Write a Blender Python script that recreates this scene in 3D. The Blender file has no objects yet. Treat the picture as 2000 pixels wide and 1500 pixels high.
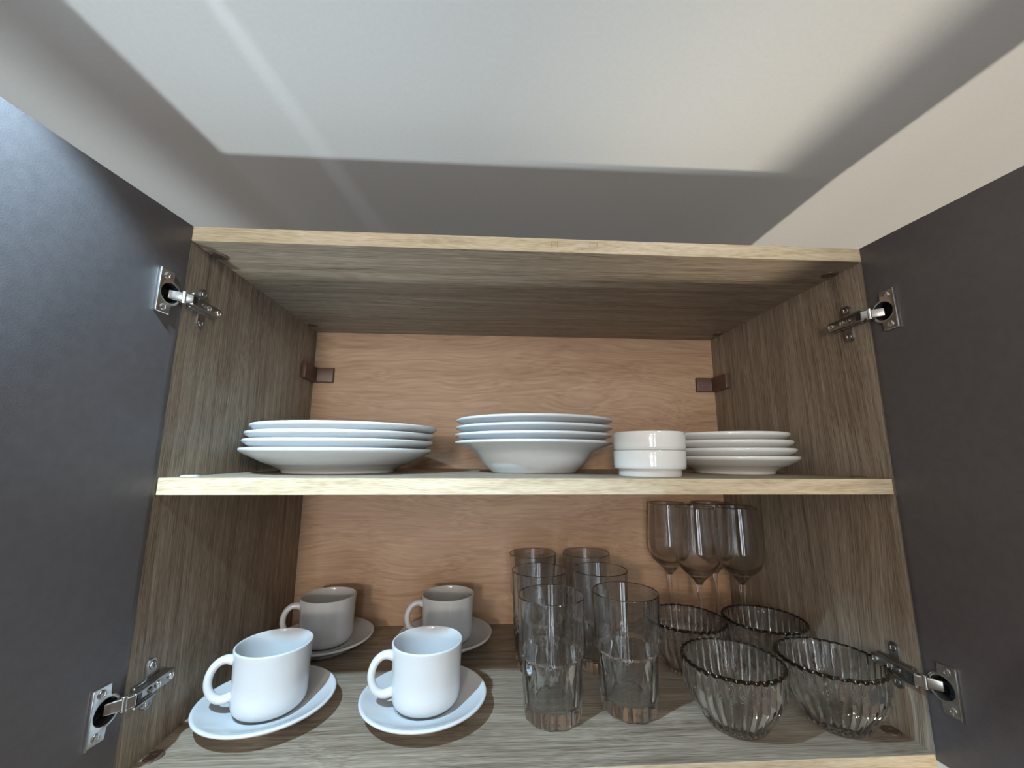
import bpy, bmesh, math, random
from mathutils import Vector, Matrix

random.seed(4)
sc = bpy.context.scene
col = sc.collection
PI = math.pi

# ------------------------------------------------------------------ camera, world, lights, exposure
CAM = Vector((-0.05614, -0.43802, 0.02234))
YAW, PITCH, ROLL, FPX = 0.056694, 0.173015, 0.0041785, 810.24
fwd = Vector((math.sin(YAW) * math.cos(PITCH), math.cos(YAW) * math.cos(PITCH), math.sin(PITCH)))
rgt = Vector((math.cos(YAW), -math.sin(YAW), 0))
up = rgt.cross(fwd)
r2 = math.cos(ROLL) * rgt + math.sin(ROLL) * up
u2 = -math.sin(ROLL) * rgt + math.cos(ROLL) * up
cd = bpy.data.cameras.new('camera')
cam = bpy.data.objects.new('camera', cd)
col.objects.link(cam)
M = Matrix((r2, u2, -fwd)).transposed().to_4x4()
M.translation = CAM
cam.matrix_world = M
cd.sensor_fit = 'HORIZONTAL'
cd.sensor_width = 36.0
cd.lens = FPX * 36.0 / 2000.0
cd.clip_start = 0.01
sc.camera = cam

sc.view_settings.view_transform = 'Standard'
sc.view_settings.look = 'None'
sc.view_settings.exposure = 0.0
sc.view_settings.gamma = 1.0
sc.view_settings.use_curve_mapping = False
sc.cycles.max_bounces = 24
sc.cycles.transmission_bounces = 24
sc.cycles.diffuse_bounces = 3
sc.cycles.use_light_tree = False
sc.cycles.adaptive_threshold = 0.05
sc.cycles.transparent_max_bounces = 48

world = bpy.data.worlds.new('room_light')
sc.world = world
world.use_nodes = True
bg = world.node_tree.nodes['Background']
bg.inputs[0].default_value = (1.0, 0.80, 0.64, 1)
bg.inputs[1].default_value = 0.125


def lamp(name, kind, loc, target, power, color, radius=0.02, size=100, blend=0.4):
    d = bpy.data.lights.new(name, kind)
    d.energy = power
    d.color = color
    if kind in ('SPOT', 'POINT'):
        d.shadow_soft_size = radius
    if kind == 'SPOT':
        d.spot_size = math.radians(size)
        d.spot_blend = blend
    if kind == 'AREA':
        d.shape = 'DISK'
        d.size = radius
    o = bpy.data.objects.new(name, d)
    col.objects.link(o)
    o.location = loc
    o.rotation_euler = (Vector(target) - Vector(loc)).to_track_quat('-Z', 'Y').to_euler()
    return o


CEIL = 0.385
# recessed ceiling spot just in front of the cabinet, over the left door
lamp('ceiling_spot', 'SPOT', (-0.372, -0.285, CEIL - 0.012), (-0.28, -0.10, -0.264), 29, (0.51, 0.77, 1.0), 0.010, 92, 0.3)
# added upward spot standing in for its light reflected off the worktop
lamp('worktop_glare', 'SPOT', (-0.36, -0.29, -0.80), (-0.26, -0.08, CEIL), 22, (0.84, 0.96, 1.0), 0.042, 58, 1.0)
# another upward spot in place of warm worktop light beyond the right door
lamp('warm_worktop_glare', 'SPOT', (0.47, -0.20, -0.80), (0.56, -0.02, CEIL), 24, (1.0, 0.90, 0.74), 0.03, 60, 0.8)
# warm room lamp behind the camera, to its left
lamp('room_lamp', 'POINT', (-0.42, -1.90, 0.12), (0, 0, 0), 30, (1.0, 0.79, 0.58), 0.06)
# right spot added to lighten left door and top edge; pair behind gives glints
lamp('ceiling_spot', 'SPOT', (0.30, -0.52, CEIL - 0.012), (-0.05, 0.0, 0.10), 3.2, (0.80, 0.91, 1.0), 0.015, 84, 0.5)
for sx in (-0.16, 0.10):
    lamp('ceiling_spot', 'SPOT', (sx, -1.25, CEIL - 0.012), (sx, 0.0, -0.12), 3.6, (1.0, 0.93, 0.84), 0.022, 70, 0.6)
# added spot, squeezed narrow, to draw the streak of glint on the ceiling
gl_ = lamp('ceiling_glint', 'SPOT', (-0.318, -0.425, 0.255), (-0.264, 0.0, CEIL), 1.5, (0.84, 0.90, 1.0), 0.004, 46, 1.0)
gl_.scale = (0.085, 1.0, 1.0)
# two tall window panes in the far wall of the room
for wx, ww, pw in ((-0.58, 0.15, 13), (-0.36, 0.07, 7), (0.02, 0.13, 11)):
    w = lamp('window_daylight', 'AREA', (wx, -2.55, -0.15), (wx, 0, -0.15), pw, (0.80, 0.90, 1.0), 1.0)
    w.data.shape = 'RECTANGLE'
    w.data.size, w.data.size_y = ww, 1.5

# ------------------------------------------------------------------ materials
def new_mat(name):
    m = bpy.data.materials.new(name)
    m.use_nodes = True
    nt = m.node_tree
    return m, nt, nt.nodes['Principled BSDF']


def flat(name, c, rough=0.5, metal=0.0, spec=0.5, coat=0.0, noise=0.0, nscale=60, bump=0.0, bscale=400):
    m, nt, b = new_mat(name)
    b.inputs['Roughness'].default_value = rough
    b.inputs['Metallic'].default_value = metal
    b.inputs['Specular IOR Level'].default_value = spec
    b.inputs['Coat Weight'].default_value = coat
    tc = nt.nodes.new('ShaderNodeTexCoord')
    if noise > 0:
        n = nt.nodes.new('ShaderNodeTexNoise')
        n.inputs['Scale'].default_value = nscale
        n.inputs['Detail'].default_value = 2
        nt.links.new(tc.outputs['Object'], n.inputs['Vector'])
        r = nt.nodes.new('ShaderNodeValToRGB')
        r.color_ramp.elements[0].position = 0.3
        r.color_ramp.elements[1].position = 0.7
        r.color_ramp.elements[0].color = (*[x * (1 - noise) for x in c], 1)
        r.color_ramp.elements[1].color = (*[min(1, x * (1 + noise)) for x in c], 1)
        nt.links.new(n.outputs['Fac'], r.inputs['Fac'])
        nt.links.new(r.outputs['Color'], b.inputs['Base Color'])
    else:
        b.inputs['Base Color'].default_value = (*c, 1)
    if bump > 0:
        n2 = nt.nodes.new('ShaderNodeTexNoise')
        n2.inputs['Scale'].default_value = bscale
        n2.inputs['Detail'].default_value = 1
        nt.links.new(tc.outputs['Object'], n2.inputs['Vector'])
        bp = nt.nodes.new('ShaderNodeBump')
        bp.inputs['Strength'].default_value = bump
        bp.inputs['Distance'].default_value = 0.001
        nt.links.new(n2.outputs['Fac'], bp.inputs['Height'])
        nt.links.new(bp.outputs['Normal'], b.inputs['Normal'])
    return m


def wood(name, stops, axis, across=480.0, along=6.0, rough=0.5, wave=0.035, fine=0.55):
    """printed wood grain running along axis 0/1/2 of object space"""
    m, nt, b = new_mat(name)
    N, L = nt.nodes, nt.links
    tc = N.new('ShaderNodeTexCoord')
    # slow warp so the grain is not ruler straight
    mp0 = N.new('ShaderNodeMapping')
    s0 = [7.0] * 3
    s0[axis] = 2.2
    mp0.inputs['Scale'].default_value = s0
    L.new(tc.outputs['Object'], mp0.inputs['Vector'])
    nw = N.new('ShaderNodeTexNoise')
    nw.inputs['Scale'].default_value = 1.0
    nw.inputs['Detail'].default_value = 2
    L.new(mp0.outputs['Vector'], nw.inputs['Vector'])
    sub = N.new('ShaderNodeVectorMath'); sub.operation = 'SUBTRACT'
    sub.inputs[1].default_value = (0.5, 0.5, 0.5)
    L.new(nw.outputs['Color'], sub.inputs[0])
    scl = N.new('ShaderNodeVectorMath'); scl.operation = 'SCALE'
    scl.inputs['Scale'].default_value = wave
    L.new(sub.outputs[0], scl.inputs[0])
    add = N.new('ShaderNodeVectorMath'); add.operation = 'ADD'
    L.new(tc.outputs['Object'], add.inputs[0])
    L.new(scl.outputs[0], add.inputs[1])

    def stretched(a, c, detail, rough_):
        mp = N.new('ShaderNodeMapping')
        s = [a] * 3
        s[axis] = c
        mp.inputs['Scale'].default_value = s
        L.new(add.outputs[0], mp.inputs['Vector'])
        n = N.new('ShaderNodeTexNoise')
        n.inputs['Scale'].default_value = 1.0
        n.inputs['Detail'].default_value = detail
        n.inputs['Roughness'].default_value = rough_
        L.new(mp.outputs['Vector'], n.inputs['Vector'])
        return n
    nA = stretched(across * 0.2, along * 0.6, 3, 0.55)
    nB = stretched(across, along, 3, 0.65)
    nC = stretched(across * 3.4, along * 5, 1, 0.5)
    mx = N.new('ShaderNodeMix'); mx.data_type = 'FLOAT'
    mx.inputs[0].default_value = fine
    L.new(nA.outputs['Fac'], mx.inputs[2]); L.new(nB.outputs['Fac'], mx.inputs[3])
    mx2 = N.new('ShaderNodeMix'); mx2.data_type = 'FLOAT'
    mx2.inputs[0].default_value = 0.38
    L.new(mx.outputs[0], mx2.inputs[2]); L.new(nC.outputs['Fac'], mx2.inputs[3])
    r = N.new('ShaderNodeValToRGB')
    els = r.color_ramp.elements
    while len(els) < len(stops):
        els.new(0.5)
    for e, (p, c) in zip(els, stops):
        e.position = p
        e.color = (*c, 1)
    L.new(mx2.outputs[0], r.inputs['Fac'])
    L.new(r.outputs['Color'], b.inputs['Base Color'])
    b.inputs['Roughness'].default_value = rough
    b.inputs['Specular IOR Level'].default_value = 0.4
    return m


OAK = [(0.34, (0.095, 0.066, 0.044)), (0.45, (0.225, 0.172, 0.122)), (0.54, (0.330, 0.266, 0.196)), (0.67, (0.49, 0.415, 0.325))]
M_OAK_X = wood('grey_oak_lengthwise', OAK, 0)
M_OAK_Z = wood('grey_oak_upright', OAK, 2)
M_BACK = wood('warm_oak_back', [(0.30, (0.31, 0.180, 0.100)), (0.48, (0.45, 0.285, 0.175)), (0.58, (0.51, 0.335, 0.215)), (0.72, (0.58, 0.405, 0.275))],
              0, across=110, along=2.4, rough=0.5, wave=0.12, fine=0.45)
M_EDGE = wood('pale_oak_edging', [(0.36, (0.36, 0.275, 0.165)), (0.5, (0.48, 0.39, 0.26)), (0.64, (0.58, 0.50, 0.365))], 0, across=300, along=14, rough=0.42)
M_EDGE_GREY = flat('grey_edging', (0.36, 0.38, 0.38), 0.45)
M_DOOR = flat('dark_taupe_laminate', (0.092, 0.081, 0.081), 0.42, noise=0.07, nscale=120, bump=0.10, bscale=900)
M_CEIL = flat('white_ceiling_paint', (0.80, 0.80, 0.79), 0.75, spec=0.2, noise=0.015, nscale=260)
M_WALL = flat('grey_wall_paint', (0.42, 0.44, 0.45), 0.8, noise=0.02, nscale=30, bump=0.1, bscale=300)
M_WHITE = flat('white_porcelain', (0.63, 0.64, 0.645), 0.12, spec=0.5, noise=0.01, nscale=25)
M_CREAM = flat('warm_white_porcelain', (0.70, 0.685, 0.645), 0.12, spec=0.5, noise=0.01, nscale=25)
M_STEEL = flat('nickel_steel', (0.62, 0.62, 0.60), 0.26, metal=1.0, noise=0.08, nscale=300)
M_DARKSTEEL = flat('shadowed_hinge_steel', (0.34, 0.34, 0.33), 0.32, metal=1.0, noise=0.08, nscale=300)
M_CUP_IN = flat('black_hinge_cup', (0.03, 0.03, 0.03), 0.4)
M_BROWN = flat('brown_plastic', (0.105, 0.052, 0.034), 0.42, noise=0.04, nscale=80)
M_CAP = flat('dark_brown_cap', (0.10, 0.065, 0.045), 0.45, noise=0.05, nscale=80)
M_CAP_PALE = flat('pale_grey_cap', (0.55, 0.53, 0.49), 0.4, noise=0.04, nscale=80)
M_INK = flat('faint_mark', (0.22, 0.16, 0.10), 0.7)


def glass(name, c, clear=0.12, ior=1.5, rough=0.0):
    """glass that bends light, mixed with a share that lets it straight through as thin glass does"""
    m, nt, b = new_mat(name)
    b.inputs['Base Color'].default_value = (*c, 1)
    b.inputs['Transmission Weight'].default_value = 1.0
    b.inputs['Roughness'].default_value = rough
    b.inputs['IOR'].default_value = ior
    out = nt.nodes['Material Output']
    tr = nt.nodes.new('ShaderNodeBsdfTransparent')
    tr.inputs[0].default_value = (*c, 1)
    mx = nt.nodes.new('ShaderNodeMixShader')
    mx.inputs[0].default_value = clear
    nt.links.new(b.outputs[0], mx.inputs[1])
    nt.links.new(tr.outputs[0], mx.inputs[2])
    nt.links.new(mx.outputs[0], out.inputs['Surface'])
    return m


M_GLASS = glass('clear_glass', (0.988, 0.995, 0.993), clear=0.05)
M_GLASS_T = glass('tumbler_glass', (0.98, 0.996, 1.0), clear=0.07)
M_GLASS_W = glass('wine_glass', (0.985, 0.975, 0.96), clear=0.2)
M_RIM = glass('rim_reflection_glass', (0.10, 0.045, 0.028), clear=0.05, rough=0.05)  # clear glass rim, its brown internal reflection put into the colour

# ------------------------------------------------------------------ mesh helpers
def link(o, parent=None):
    col.objects.link(o)
    if parent is not None:
        o.parent = parent
    return o


def obj_from_bm(name, bm, mats, parent=None, smooth=None, recalc=True):
    if recalc:
        bmesh.ops.recalc_face_normals(bm, faces=bm.faces)
    me = bpy.data.meshes.new(name)
    bm.to_mesh(me)
    bm.free()
    for m in (mats if isinstance(mats, (list, tuple)) else [mats]):
        me.materials.append(m)
    if smooth is not None:
        me.shade_smooth()
        me.set_sharp_from_angle(angle=math.radians(smooth))
    return link(bpy.data.objects.new(name, me), parent)


def tag(o, label=None, cat=None, group=None, kind=None):
    if label: o['label'] = label
    if cat: o['category'] = cat
    if group: o['group'] = group
    if kind: o['kind'] = kind
    return o


def empty(name, loc=(0, 0, 0), parent=None):
    o = bpy.data.objects.new(name, None)
    o.empty_display_size = 0.02
    o.location = loc
    return link(o, parent)


def add_box(bm, x0, x1, y0, y1, z0, z1, bev=0.0, seg=2, fr=None):
    vs = [bm.verts.new(fr(Vector((x, y, z))) if fr else (x, y, z)) for x in (x0, x1) for y in (y0, y1) for z in (z0, z1)]
    fs = [(0, 1, 3, 2), (4, 6, 7, 5), (0, 4, 5, 1), (2, 3, 7, 6), (0, 2, 6, 4), (1, 5, 7, 3)]
    faces = [bm.faces.new([vs[i] for i in f]) for f in fs]
    if bev:
        es = list({e for f in faces for e in f.edges})
        bmesh.ops.bevel(bm, geom=es, offset=bev, segments=seg, affect='EDGES', profile=0.5)


def box(name, x0, x1, y0, y1, z0, z1, mat, parent=None, bev=0.0006, seg=2):
    bm = bmesh.new()
    add_box(bm, x0, x1, y0, y1, z0, z1, bev, seg)
    return obj_from_bm(name, bm, mat, parent, smooth=35)


def lathe_bm(bm, prof, seg=96, mod=None, fr=None, mat_idx=None):
    """revolve (r, z) points; r == 0 closes on the axis; mod(ring, theta) scales the radius"""
    rings = []
    for i, (r, z) in enumerate(prof):
        if r <= 1e-9:
            v = Vector((0, 0, z))
            rings.append([bm.verts.new(fr(v) if fr else v)])
        else:
            ring = []
            for k in range(seg):
                t = 2 * PI * k / seg
                rr = r * (mod(i, t) if mod else 1.0)
                v = Vector((rr * math.cos(t), rr * math.sin(t), z))
                ring.append(bm.verts.new(fr(v) if fr else v))
            rings.append(ring)
    for i in range(len(rings) - 1):
        a, b = rings[i], rings[i + 1]
        for k in range(seg):
            k2 = (k + 1) % seg
            if len(a) == 1 and len(b) == 1:
                continue
            if len(a) == 1:
                f = bm.faces.new((a[0], b[k2], b[k]))
            elif len(b) == 1:
                f = bm.faces.new((a[k], a[k2], b[0]))
            else:
                f = bm.faces.new((a[k], a[k2], b[k2], b[k]))
            if mat_idx:
                f.material_index = mat_idx(i)


def catmull(pts, sub=4, closed=False):
    out = []
    n = len(pts)
    for i in range(n - 1):
        p0 = pts[max(i - 1, 0)]; p1 = pts[i]; p2 = pts[i + 1]; p3 = pts[min(i + 2, n - 1)]
        for s in range(sub):
            t = s / sub
            out.append(tuple(0.5 * ((2 * b) + (-a + c) * t + (2 * a - 5 * b + 4 * c - d) * t * t + (-a + 3 * b - 3 * c + d) * t ** 3)
                             for a, b, c, d in zip(p0, p1, p2, p3)))
    out.append(tuple(pts[-1]))
    return out


def lathe(name, prof, mat, parent=None, seg=96, smooth=40, mod=None, loc=None, mat_idx=None):
    bm = bmesh.new()
    lathe_bm(bm, prof, seg, mod, None, mat_idx)
    o = obj_from_bm(name, bm, mat, parent, smooth=smooth)
    if loc:
        o.location = loc
    return o


def tube_bm(bm, pts, radii, seg=20, up=Vector((0, 1, 0)), flat_=1.0):
    rings = []
    n = len(pts)
    for i, p in enumerate(pts):
        t = (pts[min(i + 1, n - 1)] - pts[max(i - 1, 0)]).normalized()
        s = t.cross(up).normalized()
        rings.append([bm.verts.new(p + radii[i] * (math.cos(a) * s + flat_ * math.sin(a) * up)) for a in [2 * PI * k / seg for k in range(seg)]])
    for a, b in zip(rings, rings[1:]):
        for k in range(seg):
            bm.faces.new((a[k], a[(k + 1) % seg], b[(k + 1) % seg], b[k]))
    bm.faces.new(rings[0]); bm.faces.new(rings[-1])


def copy_tree(o, parent=None):
    c = o.copy()
    col.objects.link(c)
    c.parent = parent
    for ch in list(o.children):
        copy_tree(ch, c)
    return c

# ------------------------------------------------------------------ setting
XL, XR = -0.3825, 0.3860          # inner faces of the side panels
D = 0.3414                        # inner depth
ZT, ZB = 0.2530, -0.2636          # underside of top, upper face of bottom
T = 0.0165                        # board thickness
WALL_Y = D + 0.012

tag(box('ceiling', -2.2, 2.2, -2.6, WALL_Y + 0.1, CEIL, CEIL + 0.08, M_CEIL, bev=0), kind='structure')
tag(box('wall_back', -2.2, 2.2, WALL_Y, WALL_Y + 0.1, -1.9, CEIL - 0.0005, M_WALL, bev=0), kind='structure')

# ------------------------------------------------------------------ cabinet
cab = tag(empty('wall_cabinet', (0, D / 2, ZB - T)), 'open two-door wall cabinet in grey-brown oak with dark taupe doors', 'cabinet')
cab_inv = Matrix.Translation((0, -D / 2, -(ZB - T)))


def cabpart(o, parent=None):
    o.parent = parent or cab
    if parent is None:
        o.matrix_parent_inverse = cab_inv
    return o


EB = 0.0008
for x0, x1 in ((XL - T, XL), (XR, XR + T)):
    s = cabpart(box('side_panel', x0, x1, EB, D + 0.008, ZB - T, ZT + T, M_OAK_Z, bev=0.0003, seg=1))
    box('edge_band', x0, x1, 0, EB, ZB - T, ZT + T, M_EDGE_GREY, s, bev=0.0002, seg=1)
for nm, z0, z1 in (('top_panel', ZT, ZT + T), ('bottom_panel', ZB - T, ZB)):
    s = cabpart(box(nm, XL, XR, EB, D + 0.001, z0, z1, M_OAK_X, bev=0.0003, seg=1))
    box('edge_band', XL, XR, 0, EB, z0, z1, M_EDGE, s, bev=0.0002, seg=1)
    if nm == 'top_panel':
        # faint stamped marks on the front edge, right of the middle
        zc = z0 + 0.0055
        for bars in (((0.0132, 0.0, 0.0136, 0.0075), (0.0136, 0.0068, 0.0202, 0.0072), (0.0202, 0.0, 0.0206, 0.0075)),
                     ((0.0490, -0.0025, 0.0496, 0.0000),),
                     ((0.0578, -0.001, 0.0583, 0.0075), (0.0583, 0.0070, 0.0662, 0.0074), (0.0662, 0.003, 0.0667, 0.0075))):
            bm = bmesh.new()
            for (ax, az0, ax1, az1) in bars:
                add_box(bm, ax, ax1, -0.00005, 0.0001, zc + az0, zc + az1)
            obj_from_bm('stamped_mark', bm, M_INK, s)
sh = cabpart(box('shelf', XL + 0.0008, XR - 0.0008, 0.002 + EB, D - 0.001, -T, 0, M_OAK_X, bev=0.0003, seg=1))
box('edge_band', XL + 0.0008, XR - 0.0008, 0.002, 0.002 + EB, -T, 0, M_EDGE, sh, bev=0.0002, seg=1)
bp = cabpart(box('back_panel', XL, XR, D, D + 0.006, ZB, ZT, M_BACK, bev=0))

# round connector caps in the boards
def cap(x, y, z, s, mat):
    bm = bmesh.new()
    pr = [(0, 0.0004), (0.0018, 0.0004), (0.0022, 0.0012), (0.0070, 0.0014), (0.0078, 0.0006), (0.0085, 0.0009), (0.0088, 0.0)]
    lathe_bm(bm, pr, 40, None, lambda v: Vector((x + v.x, y + v.y, z + s * v.z)))
    return cabpart(obj_from_bm('connector_cap', bm, mat, smooth=35))


for x in (XL + 0.0095, XR - 0.0095):
    for y in (0.036, 0.297):
        cap(x, y, ZT, -1, M_CAP)
        cap(x, y, ZB, 1, M_CAP)
cap(XL + 0.0095, 0.034, 0, 1, M_CAP_PALE)
cap(XR - 0.0095, 0.034, 0, 1, M_CAP)

# brown covers over the wall hangers in the upper back corners
for xs, sg, dz in ((XL, 1, 0.0025), (XR, -1, -0.006)):
    bm = bmesh.new()
    z0, z1 = 0.1535 + dz, 0.1810 + dz
    pts = [(0, D), (0, D - 0.054), (0.0085, D - 0.054), (0.0085, D - 0.007), (0.038, D - 0.007), (0.038, D)]
    lo = [bm.verts.new((xs + sg * a, b, z0)) for a, b in pts]
    hi = [bm.verts.new((xs + sg * a, b, z1)) for a, b in pts]
    bm.faces.new(lo); bm.faces.new(hi)
    for i in range(6):
        bm.faces.new((lo[i], lo[(i + 1) % 6], hi[(i + 1) % 6], hi[i]))
    bmesh.ops.recalc_face_normals(bm, faces=bm.faces)
    bmesh.ops.bevel(bm, geom=list(bm.edges), offset=0.0014, segments=3, affect='EDGES', profile=0.5)
    cabpart(obj_from_bm('hanger_cover', bm, M_BROWN, smooth=40))

# doors with hinge cup pockets, and hinges
DOOR_W, DOOR_T = 0.396, 0.018
DZ0, DZ1 = -0.2680, ZT + T
HZ = (0.1850, -0.1960)


def door_frame(sg):
    ang = math.radians(6.6 if sg < 0 else 5.0)
    o = Vector((XL + 0.0009, -0.0004, 0)) if sg < 0 else Vector((XR - 0.0008, -0.0004, 0))
    d = Vector((sg * math.sin(ang), -math.cos(ang), 0))
    n = Vector((-sg * math.cos(ang), -math.sin(ang), 0))     # towards the opening
    return lambda v: o + v.x * d + v.y * n + Vector((0, 0, v.z))      # (along door, out of inner face, up)


CUP_S, CUP_R = 0.0170, 0.0112


def screw(fr, c, axis, r=0.0034, parent=None, mat=None):
    """pan head screw with a cross recess, head along local axis"""
    bm = bmesh.new()
    a = Vector(axis).normalized()
    e1 = a.orthogonal().normalized(); e2 = a.cross(e1)
    pr = [(0, 0.0002), (r * 0.34, 0.0004), (r * 0.46, 0.0013), (r * 0.7, 0.0012), (r * 0.93, 0.0007), (r, 0.0), (r * 0.98, -0.0006)]
    lathe_bm(bm, pr, 20, lambda i, t: (1.0 if i > 2 else 0.72 + 0.45 * abs(math.cos(2 * t)) ** 2), lambda v: fr(Vector(c) + v.x * e1 + v.y * e2 + v.z * a))
    return obj_from_bm('screw', bm, mat or M_STEEL, parent, smooth=35)


def capsule_bm(bm, fr, y0, y1, hw, x0, x1, zc, hole=None):
    """upright rounded tab in the y-z plane"""
    n = 10
    pts = [(zc + 0, 0)]
    pts = []
    for k in range(n + 1):
        a = PI * k / n
        pts.append((hw * math.cos(a), y1 - hw + hw * math.sin(a)))
    for k in range(n + 1):
        a = PI + PI * k / n
        pts.append((hw * math.cos(a), y0 + hw + hw * math.sin(a)))
    lo = [bm.verts.new(fr(Vector((x0, zc + a, b)))) for a, b in pts]
    hi = [bm.verts.new(fr(Vector((x1, zc + a * 0.93, b * 1.0)))) for a, b in pts]
    bm.faces.new(lo); bm.faces.new(hi)
    for i in range(len(pts)):
        bm.faces.new((lo[i], lo[(i + 1) % len(pts)], hi[(i + 1) % len(pts)], hi[i]))


for sg in (-1, 1):
    df = door_frame(sg)
    bm = bmesh.new()
    add_box(bm, 0, DOOR_W, -DOOR_T, 0, DZ0, DZ1, 0.0004, 2, df)
    door = cabpart(obj_from_bm('cabinet_door', bm, M_DOOR, smooth=35))
    # drill the cup pockets
    bm = bmesh.new()
    for hz in HZ:
        lathe_bm(bm, [(0, -0.0118), (CUP_R, -0.0118), (CUP_R, 0.004), (0, 0.004)], 40, None,
                 lambda v, hz=hz: df(Vector((CUP_S + v.x, v.z, hz + v.y))))
    cutter = obj_from_bm('pocket_cutter', bm, M_DOOR)
    bpy.context.view_layer.update()
    md = door.modifiers.new('pockets', 'BOOLEAN')
    md.operation = 'DIFFERENCE'; md.solver = 'EXACT'; md.object = cutter
    dg = bpy.context.evaluated_depsgraph_get()
    me = bpy.data.meshes.new_from_object(door.evaluated_get(dg))
    door.modifiers.clear()
    door.data = me
    bpy.data.objects.remove(cutter)

    xs = XL if sg < 0 else XR
    for hz in HZ:
        hinge = empty('hinge', (0, 0, 0), cab)
        hinge.matrix_parent_inverse = cab_inv
        fl = lambda v, hz=hz: df(Vector((v.x, v.y, v.z + hz)))                      # door local
        fs = lambda v, hz=hz: Vector((xs - sg * v.x, v.y, v.z + hz))                # side panel local
        # flange screwed on the door, a plate with the round cup opening
        bm = bmesh.new()
        rings = []
        nseg = 96
        for k in range(nseg):
            t = 2 * PI * k / nseg
            cx, cz = math.cos(t), math.sin(t)
            ds = (0.0315 - CUP_S) / cx if cx > 1e-6 else ((0.0150 - CUP_S) / cx if cx < -1e-6 else 9)
            dz_ = 0.0225 / abs(cz) if abs(cz) > 1e-6 else 9
            ro = max(min(ds, dz_), 0.0131)
            ring = []
            for r_, h in ((CUP_R - 0.0006, -0.001), (CUP_R - 0.0006, 0.0016), (CUP_R + 0.0004, 0.0021), (ro - 0.0007, 0.0021), (ro, 0.0015), (ro, 0.00005)):
                ring.append(bm.verts.new(fl(Vector((CUP_S + r_ * cx, h, r_ * cz)))))
            rings.append(ring)
        for k in range(nseg):
            a, b = rings[k], rings[(k + 1) % nseg]
            for j in range(6):
                j2 = (j + 1) % 6
                bm.faces.new((a[j], b[j], b[j2], a[j2]))
        obj_from_bm('cup_flange', bm, M_STEEL, hinge, smooth=30)
        # turned-up outer lip of the flange
        bm = bmesh.new()
        add_box(bm, 0.0303, 0.0318, 0.0, 0.0034, -0.0225, 0.0225, 0.0006, 2, fl)
        obj_from_bm('flange_lip', bm, M_STEEL, hinge, smooth=40)
        bm = bmesh.new()
        R_ = CUP_R - 0.0008
        lathe_bm(bm, [(0, -0.0112), (R_ * 0.9, -0.0112), (R_, -0.010), (R_, -0.0004), (R_ - 0.0005, -0.0004), (R_ - 0.0006, -0.0098), (R_ * 0.86, -0.0106), (0, -0.0106)], 48, None,
                 lambda v: fl(Vector((CUP_S + v.x, v.z, v.y))))
        obj_from_bm('hinge_cup', bm, M_CUP_IN, hinge, smooth=40)
        for z in (-0.0165, 0.0165):
            screw(fl, (0.0232, 0.0021, z), (0, 1, 0), 0.0037, hinge)
        # bright knuckle from the cup to the arm: built between two points of the hinge
        pA = fl(Vector((0.0155, -0.003, 0))); pB = fs(Vector((0.0122, -0.0005, 0)))
        ax = (pB - pA); ln = ax.length; ax.normalize()
        zz = Vector((0, 0, 1)); sd = ax.cross(zz).normalized()
        fk = lambda v: pA + v.x * ax + v.y * sd + Vector((0, 0, v.z))
        bm = bmesh.new()
        add_box(bm, 0.0, ln, -0.0018, 0.0018, -0.0050, 0.0050, 0.0012, 3, fk)
        obj_from_bm('knuckle_link', bm, M_STEEL, hinge, smooth=40)
        bm = bmesh.new()
        lathe_bm(bm, [(0, -0.0064), (0.0022, -0.0064), (0.0026, -0.006), (0.0026, 0.006), (0.0022, 0.0064), (0, 0.0064)], 24, None,
                 lambda v: pA + 0.62 * ln * ax + Vector((v.x, v.y, v.z)))
        obj_from_bm('pivot_pin', bm, M_STEEL, hinge, smooth=40)
        # mounting plate on the side panel
        bm = bmesh.new()
        capsule_bm(bm, fs, -0.0225, 0.0225, 0.0058, 0.00005, 0.0026, 0.0280)
        add_box(bm, 0.00005, 0.0046, 0.0065, 0.0470, -0.0062, 0.0062, 0.0010, 2, fs)
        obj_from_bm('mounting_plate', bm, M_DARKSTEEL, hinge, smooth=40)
        # arm: folded steel channel with two raised sides
        bm = bmesh.new()
        add_box(bm, 0.0047, 0.0108, -0.0015, 0.0480, -0.0054, 0.0054, 0.0011, 2, fs)
        add_box(bm, 0.0108, 0.0142, -0.0040, 0.0215, -0.0068, -0.0048, 0.0009, 2, fs)
        add_box(bm, 0.0108, 0.0142, -0.0040, 0.0215, 0.0048, 0.0068, 0.0009, 2, fs)
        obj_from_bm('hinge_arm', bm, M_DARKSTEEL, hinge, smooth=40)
        bm = bmesh.new()
        add_box(bm, 0.0104, 0.0116, 0.0015, 0.0065, -0.0044, 0.0044, 0.0003, 1, fs)
        obj_from_bm('arm_gap_shade', bm, M_CUP_IN, hinge, smooth=40)  # black block standing in for the shaded gap behind the knuckle
        for z in (-0.0165, 0.0165):
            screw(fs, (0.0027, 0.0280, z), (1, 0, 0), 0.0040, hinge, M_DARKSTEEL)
        screw(fs, (0.0113, 0.0430, 0), (1, 0, 0), 0.0036, hinge)
        screw(fs, (0.0113, 0.0260, 0), (1, 0, 0), 0.0034, hinge)
        screw(fs, (0.0113, 0.0165, 0), (1, 0, 0), 0.0026, hinge, M_DARKSTEEL)

# ------------------------------------------------------------------ stacked plates on the shelf
def prof_smooth(pts, sub=3):
    return catmull(pts, sub)


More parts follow.
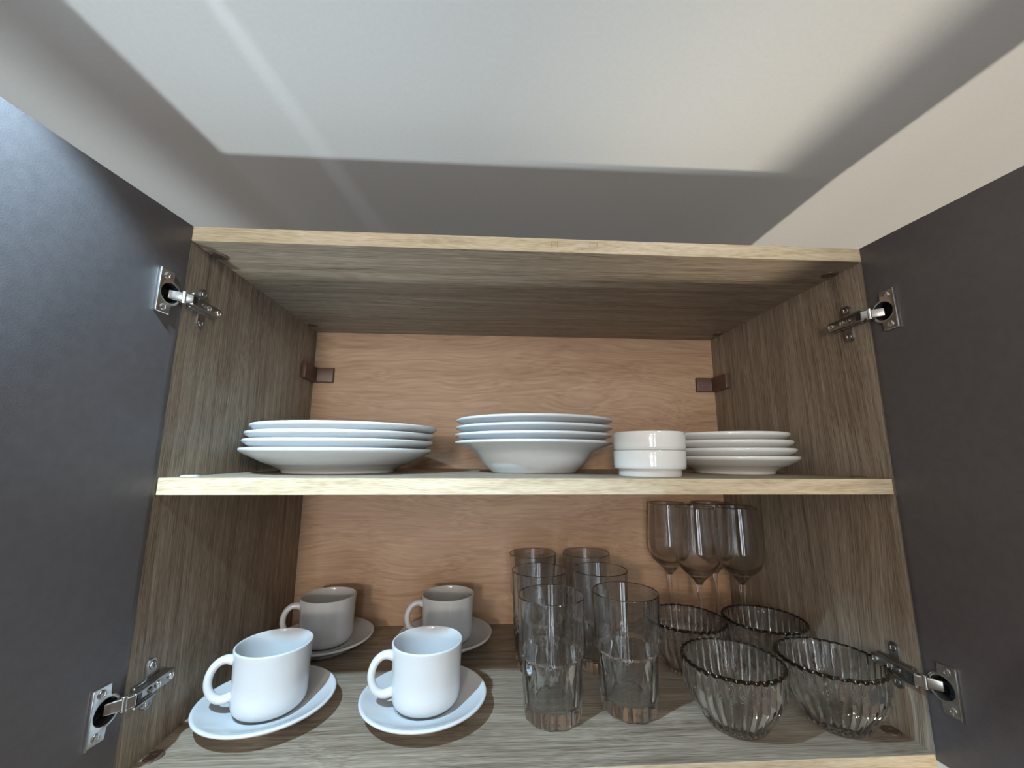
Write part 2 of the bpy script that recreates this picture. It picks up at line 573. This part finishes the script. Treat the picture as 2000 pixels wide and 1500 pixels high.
dinner = [(0, .0052), (.045, .0052), (.0640, .0050), (.0660, .0006), (.0690, 0), (.0715, .0007), (.0735, .0042), (.0840, .0098), (.0900, .0118), (.1020, .0176),
          (.1170, .0252), (.1205, .0275), (.1215, .0295), (.1210, .0313), (.1190, .0316), (.1150, .0298), (.1020, .0240), (.0900, .0178), (.0840, .0140), (.0785, .0108), (.0740, .0096), (.04, .0096), (0, .0096)]
soup = [(0, .0052), (.040, .0052), (.0540, .0050), (.0560, .0006), (.0580, 0), (.0600, .0007), (.0640, .0042), (.0705, .0100), (.0765, .0170), (.0815, .0240), (.0875, .0295),
        (.1000, .0352), (.1095, .0388), (.1125, .0402), (.1132, .0420), (.1120, .0433), (.1090, .0430), (.0995, .0398), (.0858, .0342), (.0788, .0278), (.0737, .0207), (.0685, .0138), (.0645, .0106), (.0605, .0098), (.03, .0098), (0, .0098)]
side = [(0, .0055), (.034, .0055), (.0460, .0052), (.0475, .0006), (.0495, 0), (.0515, .0007), (.0530, .0045), (.0620, .0096), (.0680, .0118), (.0780, .0176), (.0808, .0196),
        (.0820, .0216), (.0815, .0238), (.0795, .0243), (.0770, .0234), (.0680, .0182), (.0620, .0146), (.0570, .0112), (.0530, .0102), (.03, .0100), (0, .0100)]
ORD = ('bottom', 'second from bottom', 'third from bottom', 'top')


def stack(name, prof, spots, mat, label, cat, group):
    first = None
    for i, (x, y, z, tx, ty) in enumerate(spots):
        if first is None:
            o = first = lathe(name, prof_smooth(prof), mat, seg=112, smooth=60)
        else:
            o = first.copy(); col.objects.link(o)
        o.location = (x, y, z)
        o.rotation_euler = (tx, ty, random.random() * 6)
        tag(o, label % ORD[i], cat, group)


stack('dinner_plate', dinner, [(-.2575, .155, 0, 0, 0), (-.2560, .158, .0108, 0, 0), (-.2550, .160, .0206, 0, 0), (-.2520, .164, .0304, 0, 0)], M_WHITE,
      '%s dinner plate in the wide stack at the left of the shelf', 'plate', 'stack of dinner plates')
stack('soup_plate', soup, [(.0100, .170, 0, 0, 0), (.0095, .171, .0102, 0, 0), (.0105, .1715, .0205, 0, 0), (.0108, .1725, .0309, 0, 0)], M_WHITE,
      '%s deep soup plate in the stack mid shelf', 'plate', 'stack of soup plates')
stack('side_plate', side, [(.2960, .150, 0, 0, 0), (.2935, .1515, .0105, 0, 0), (.2905, .1520, .0210, 0, 0), (.2875, .1540, .0315, 0, 0)], M_CREAM,
      '%s small side plate in the stack at the right of the shelf', 'plate', 'stack of side plates')
ram = [(0, .0040), (.0290, .0038), (.0335, .0030), (.0348, .0004), (.0362, .0002), (.0366, .0012), (.0366, .0072), (.0372, .0082), (.0404, .0084), (.0416, .0098), (.0419, .0130), (.0421, .0215),
       (.0421, .0285), (.0416, .0299), (.0402, .0303), (.0390, .0296), (.0386, .0282), (.0384, .0215), (.0380, .0130), (.0365, .0095), (.030, .0088), (0, .0088)]
r0 = None
for i, (x, y, z) in enumerate(((.1405, .066, 0), (.1408, .0655, .0219))):
    if r0 is None:
        o = r0 = lathe('small_bowl', ram, M_CREAM, seg=96, smooth=50)
    else:
        o = r0.copy(); col.objects.link(o)
    o.location = (x, y, z)
    tag(o, '%s of the two straight-sided white bowls stacked beside the side plates' % ('lower', 'upper')[i], 'bowl', 'stacked small bowls')

# ------------------------------------------------------------------ cups and saucers
sauc = [(0, .0040), (.030, .0040), (.0375, .0036), (.0388, .0005), (.0405, 0), (.0420, .0006), (.0432, .0036), (.0520, .0078), (.0640, .0130), (.0695, .0152),
        (.0715, .0168), (.0713, .0184), (.0695, .0190), (.0670, .0182), (.0600, .0148), (.0500, .0108), (.0420, .0084), (.0360, .0076), (.0335, .0075), (.0310, .0066), (.02, .0064), (0, .0064)]
cupp = [(0, .0030), (.0230, .0028), (.0250, .0004), (.0268, 0), (.0290, .0006), (.0345, .0036), (.0376, .0082), (.0387, .0150), (.0388, .0280), (.0392, .0420), (.0398, .0560), (.0405, .0650),
        (.0403, .0668), (.0392, .0674), (.0382, .0666), (.0372, .0600), (.0364, .0420), (.0358, .0220), (.0350, .0130), (.0315, .0085), (.0240, .0064), (0, .0060)]
CUPS = [(-.3005, .1000, math.radians(200), 'front', 'left', 'in the bright light at the front left corner'),
        (-.1255, .0985, math.radians(194), 'front', 'right', 'in the bright light next to the front tumbler'),
        (-.3005, .2660, math.radians(196), 'back', 'left', 'in the shade at the back left corner'),
        (-.1175, .2660, math.radians(190), 'back', 'right', 'in the shade against the middle of the back panel')]
s0 = c0 = None
for (x, y, a, fb, lr, where) in CUPS:
    if s0 is None:
        s0 = so = lathe('saucer', prof_smooth(sauc), M_WHITE, seg=112, smooth=60)
        c0 = co = empty('coffee_cup')
        lathe('cup_body', prof_smooth(cupp), M_WHITE, co, seg=112, smooth=60)
        # ring handle, a little flattened, both ends sunk in the wall
        pts, rad = [], []
        n = 28
        for k in range(n + 1):
            t = math.radians(64 + (296 - 64) * k / n)      # opening faces the cup
            cx, cz = -(.0458), .0365
            pts.append(Vector((cx + .0156 * math.cos(t), 0, cz + .0200 * math.sin(t))))
            e = abs(k / n - 0.5) * 2
            rad.append(.0042 + .0012 * e ** 4)
        pts = [Vector((-.0378, 0, .0555))] + pts + [Vector((-.0375, 0, .0165))]
        rad = [.0054] + rad + [.0054]
        bm = bmesh.new()
        tube_bm(bm, pts, rad, 18, Vector((0, 1, 0)), 1.15)
        obj_from_bm('handle', bm, M_WHITE, co, smooth=60)
    else:
        so = s0.copy(); col.objects.link(so)
        co = copy_tree(c0)
    so.location = (x, y, ZB)
    co.location = (x + .002, y, ZB + .0070)
    co.rotation_euler = (0, 0, a - PI)
    tag(so, 'white saucer under the %s %s coffee cup' % (fb, lr), 'saucer', 'saucers under the cups')
    tag(co, 'white coffee cup with ring handle %s' % where, 'cup', 'coffee cups on saucers')

# ------------------------------------------------------------------ tumblers
tum = []
H_T = .1265
outer = [(0, .0), (.026, .0), (.0305, .0004), (.0322, .0022), (.0326, .0060), (.0332, .0200), (.0340, .0400), (.0348, .0570), (.0353, .0628), (.0366, .0655), (.0372, .0680), (.0378, .0850), (.0386, .1080), (.0391, .1245), (.0391, .1258)]
nout = len(outer)
inner = [(.0387, .1265), (.0380, .1266), (.0374, .1258), (.0366, .1080), (.0357, .0850), (.0346, .0650), (.0330, .0500), (.0314, .0280), (.0302, .0190), (.0270, .0150), (.0200, .0138), (.0, .0134)]
NF = 12


def tmod(i, t):
    if i == 0 or i >= nout:
        return 1.0
    z = outer[i][1]
    w = 1.0 if z < .0600 else max(0.0, 1 - (z - .0600) / .0060)
    q = (t % (2 * PI / NF)) - PI / NF
    return 1.0 - w * 0.050 * (1 - (abs(q) / (PI / NF)) ** 2)


TUM = [(.0205, .082, 'front left tumbler of the six, standing in the bright light'), (.1115, .090, 'front right tumbler of the six, beside the ribbed bowl'),
       (.0195, .190, 'middle left tumbler of the six, behind the front left one'), (.1075, .190, 'middle right tumbler of the six, behind the front right one'),
       (.0215, .294, 'back left tumbler of the six, close to the back panel'), (.1120, .294, 'back right tumbler of the six, close to the back panel')]
t0 = None
for i, (x, y, lab) in enumerate(TUM):
    if t0 is None:
        o = t0 = lathe('glass_tumbler', outer + inner, M_GLASS_T, seg=120, smooth=24, mod=tmod)
    else:
        o = t0.copy(); col.objects.link(o)
    o.location = (x, y, ZB + .0001)
    o.rotation_euler = (0, 0, 0.3 + 0.9 * i)
    tag(o, 'clear glass ' + lab, 'tumbler', 'fluted glass tumblers')

# ------------------------------------------------------------------ ribbed glass bowls
NR = 34
bo = [(0, .0), (.0240, .0), (.0280, .0006), (.0300, .0024), (.0345, .0090), (.0400, .0175), (.0455, .0262), (.0492, .0325), (.0508, .0368), (.0513, .0450), (.0518, .0540), (.0524, .0630), (.0526, .0645)]
nbo = len(bo)
bi = [(.0521, .0658), (.0506, .0660), (.0496, .0650), (.0490, .0540), (.0484, .0450), (.0473, .0380), (.0440, .0300), (.0385, .0215), (.0330, .0130), (.0280, .0080), (.0200, .0062), (0, .0058)]


def bmod(i, t):
    if i == 0:
        return 1.0
    if i < nbo:
        a = 0.050 if i > 2 else 0.015
        return 1.0 - a * 0.6 + a * abs(math.cos(NR * t / 2))
    if i < nbo + 3:
        a = 0.045
        return 1.0 - a * 0.6 + a * abs(math.cos(NR * t / 2))
    return 1.0


BWL = [(.2185, .056, 'front left ribbed glass bowl, beside the front right tumbler'), (.3300, .053, 'front right ribbed glass bowl, beside the lower right hinge'),
       (.2230, .176, 'back left ribbed glass bowl, partly hidden by a tumbler'), (.3310, .168, 'back right ribbed glass bowl, beside the right side panel')]
b0 = None
for i, (x, y, lab) in enumerate(BWL):
    if b0 is None:
        o = b0 = lathe('ribbed_bowl', bo + bi, [M_GLASS, M_RIM], seg=NR * 8, smooth=50, mod=bmod, mat_idx=lambda k: 1 if nbo - 2 <= k <= nbo + 1 else 0)
    else:
        o = b0.copy(); col.objects.link(o)
    o.location = (x, y, ZB + .0001)
    o.rotation_euler = (0, 0, 0.37 * i)
    tag(o, lab, 'bowl', 'ribbed glass bowls')

# ------------------------------------------------------------------ wine glasses
wb = [(0, .0890), (.0050, .0890), (.0080, .0940), (.0135, .1000), (.0215, .1070), (.0290, .1150), (.0330, .1260), (.0342, .1380), (.0340, .1500), (.0330, .1680), (.0315, .1880), (.0302, .2050), (.0301, .2066),
      (.0296, .2070), (.0291, .2065), (.0293, .2040), (.0304, .1880), (.0319, .1680), (.0329, .1500), (.0331, .1380), (.0318, .1265), (.0280, .1180), (.0205, .1115), (.0110, .1075), (0, .1062)]
wst = [(0, .0030), (.0100, .0032), (.0060, .0060), (.0042, .0110), (.0036, .0250), (.0034, .0500), (.0037, .0700), (.0042, .0810), (.0050, .0889), (0, .0889)]
wf = [(0, 0), (.030, 0), (.0322, .0006), (.0325, .0014), (.0315, .0020), (.0200, .0026), (.0100, .0030), (0, .0029)]
WIN = [(.2590, .302, 'back left stemmed wine glass of the four, nearest the back panel'), (.2800, .243, 'front left stemmed wine glass of the four, nearest the tumblers'),
       (.3410, .305, 'back right stemmed wine glass, half hidden between the front pair'), (.3480, .240, 'front right stemmed wine glass, beside the right side panel')]
w0 = None
for i, (x, y, lab) in enumerate(WIN):
    if w0 is None:
        o = w0 = empty('wine_glass')
        lathe('glass_bowl', wb, M_GLASS_W, o, seg=80, smooth=60)
        lathe('stem', wst, M_GLASS_W, o, seg=40, smooth=60)
        lathe('foot', wf, M_GLASS_W, o, seg=80, smooth=60)
    else:
        o = copy_tree(w0)
    o.location = (x, y, ZB + .0001)
    tag(o, lab, 'wine glass', 'wine glasses at the back right')
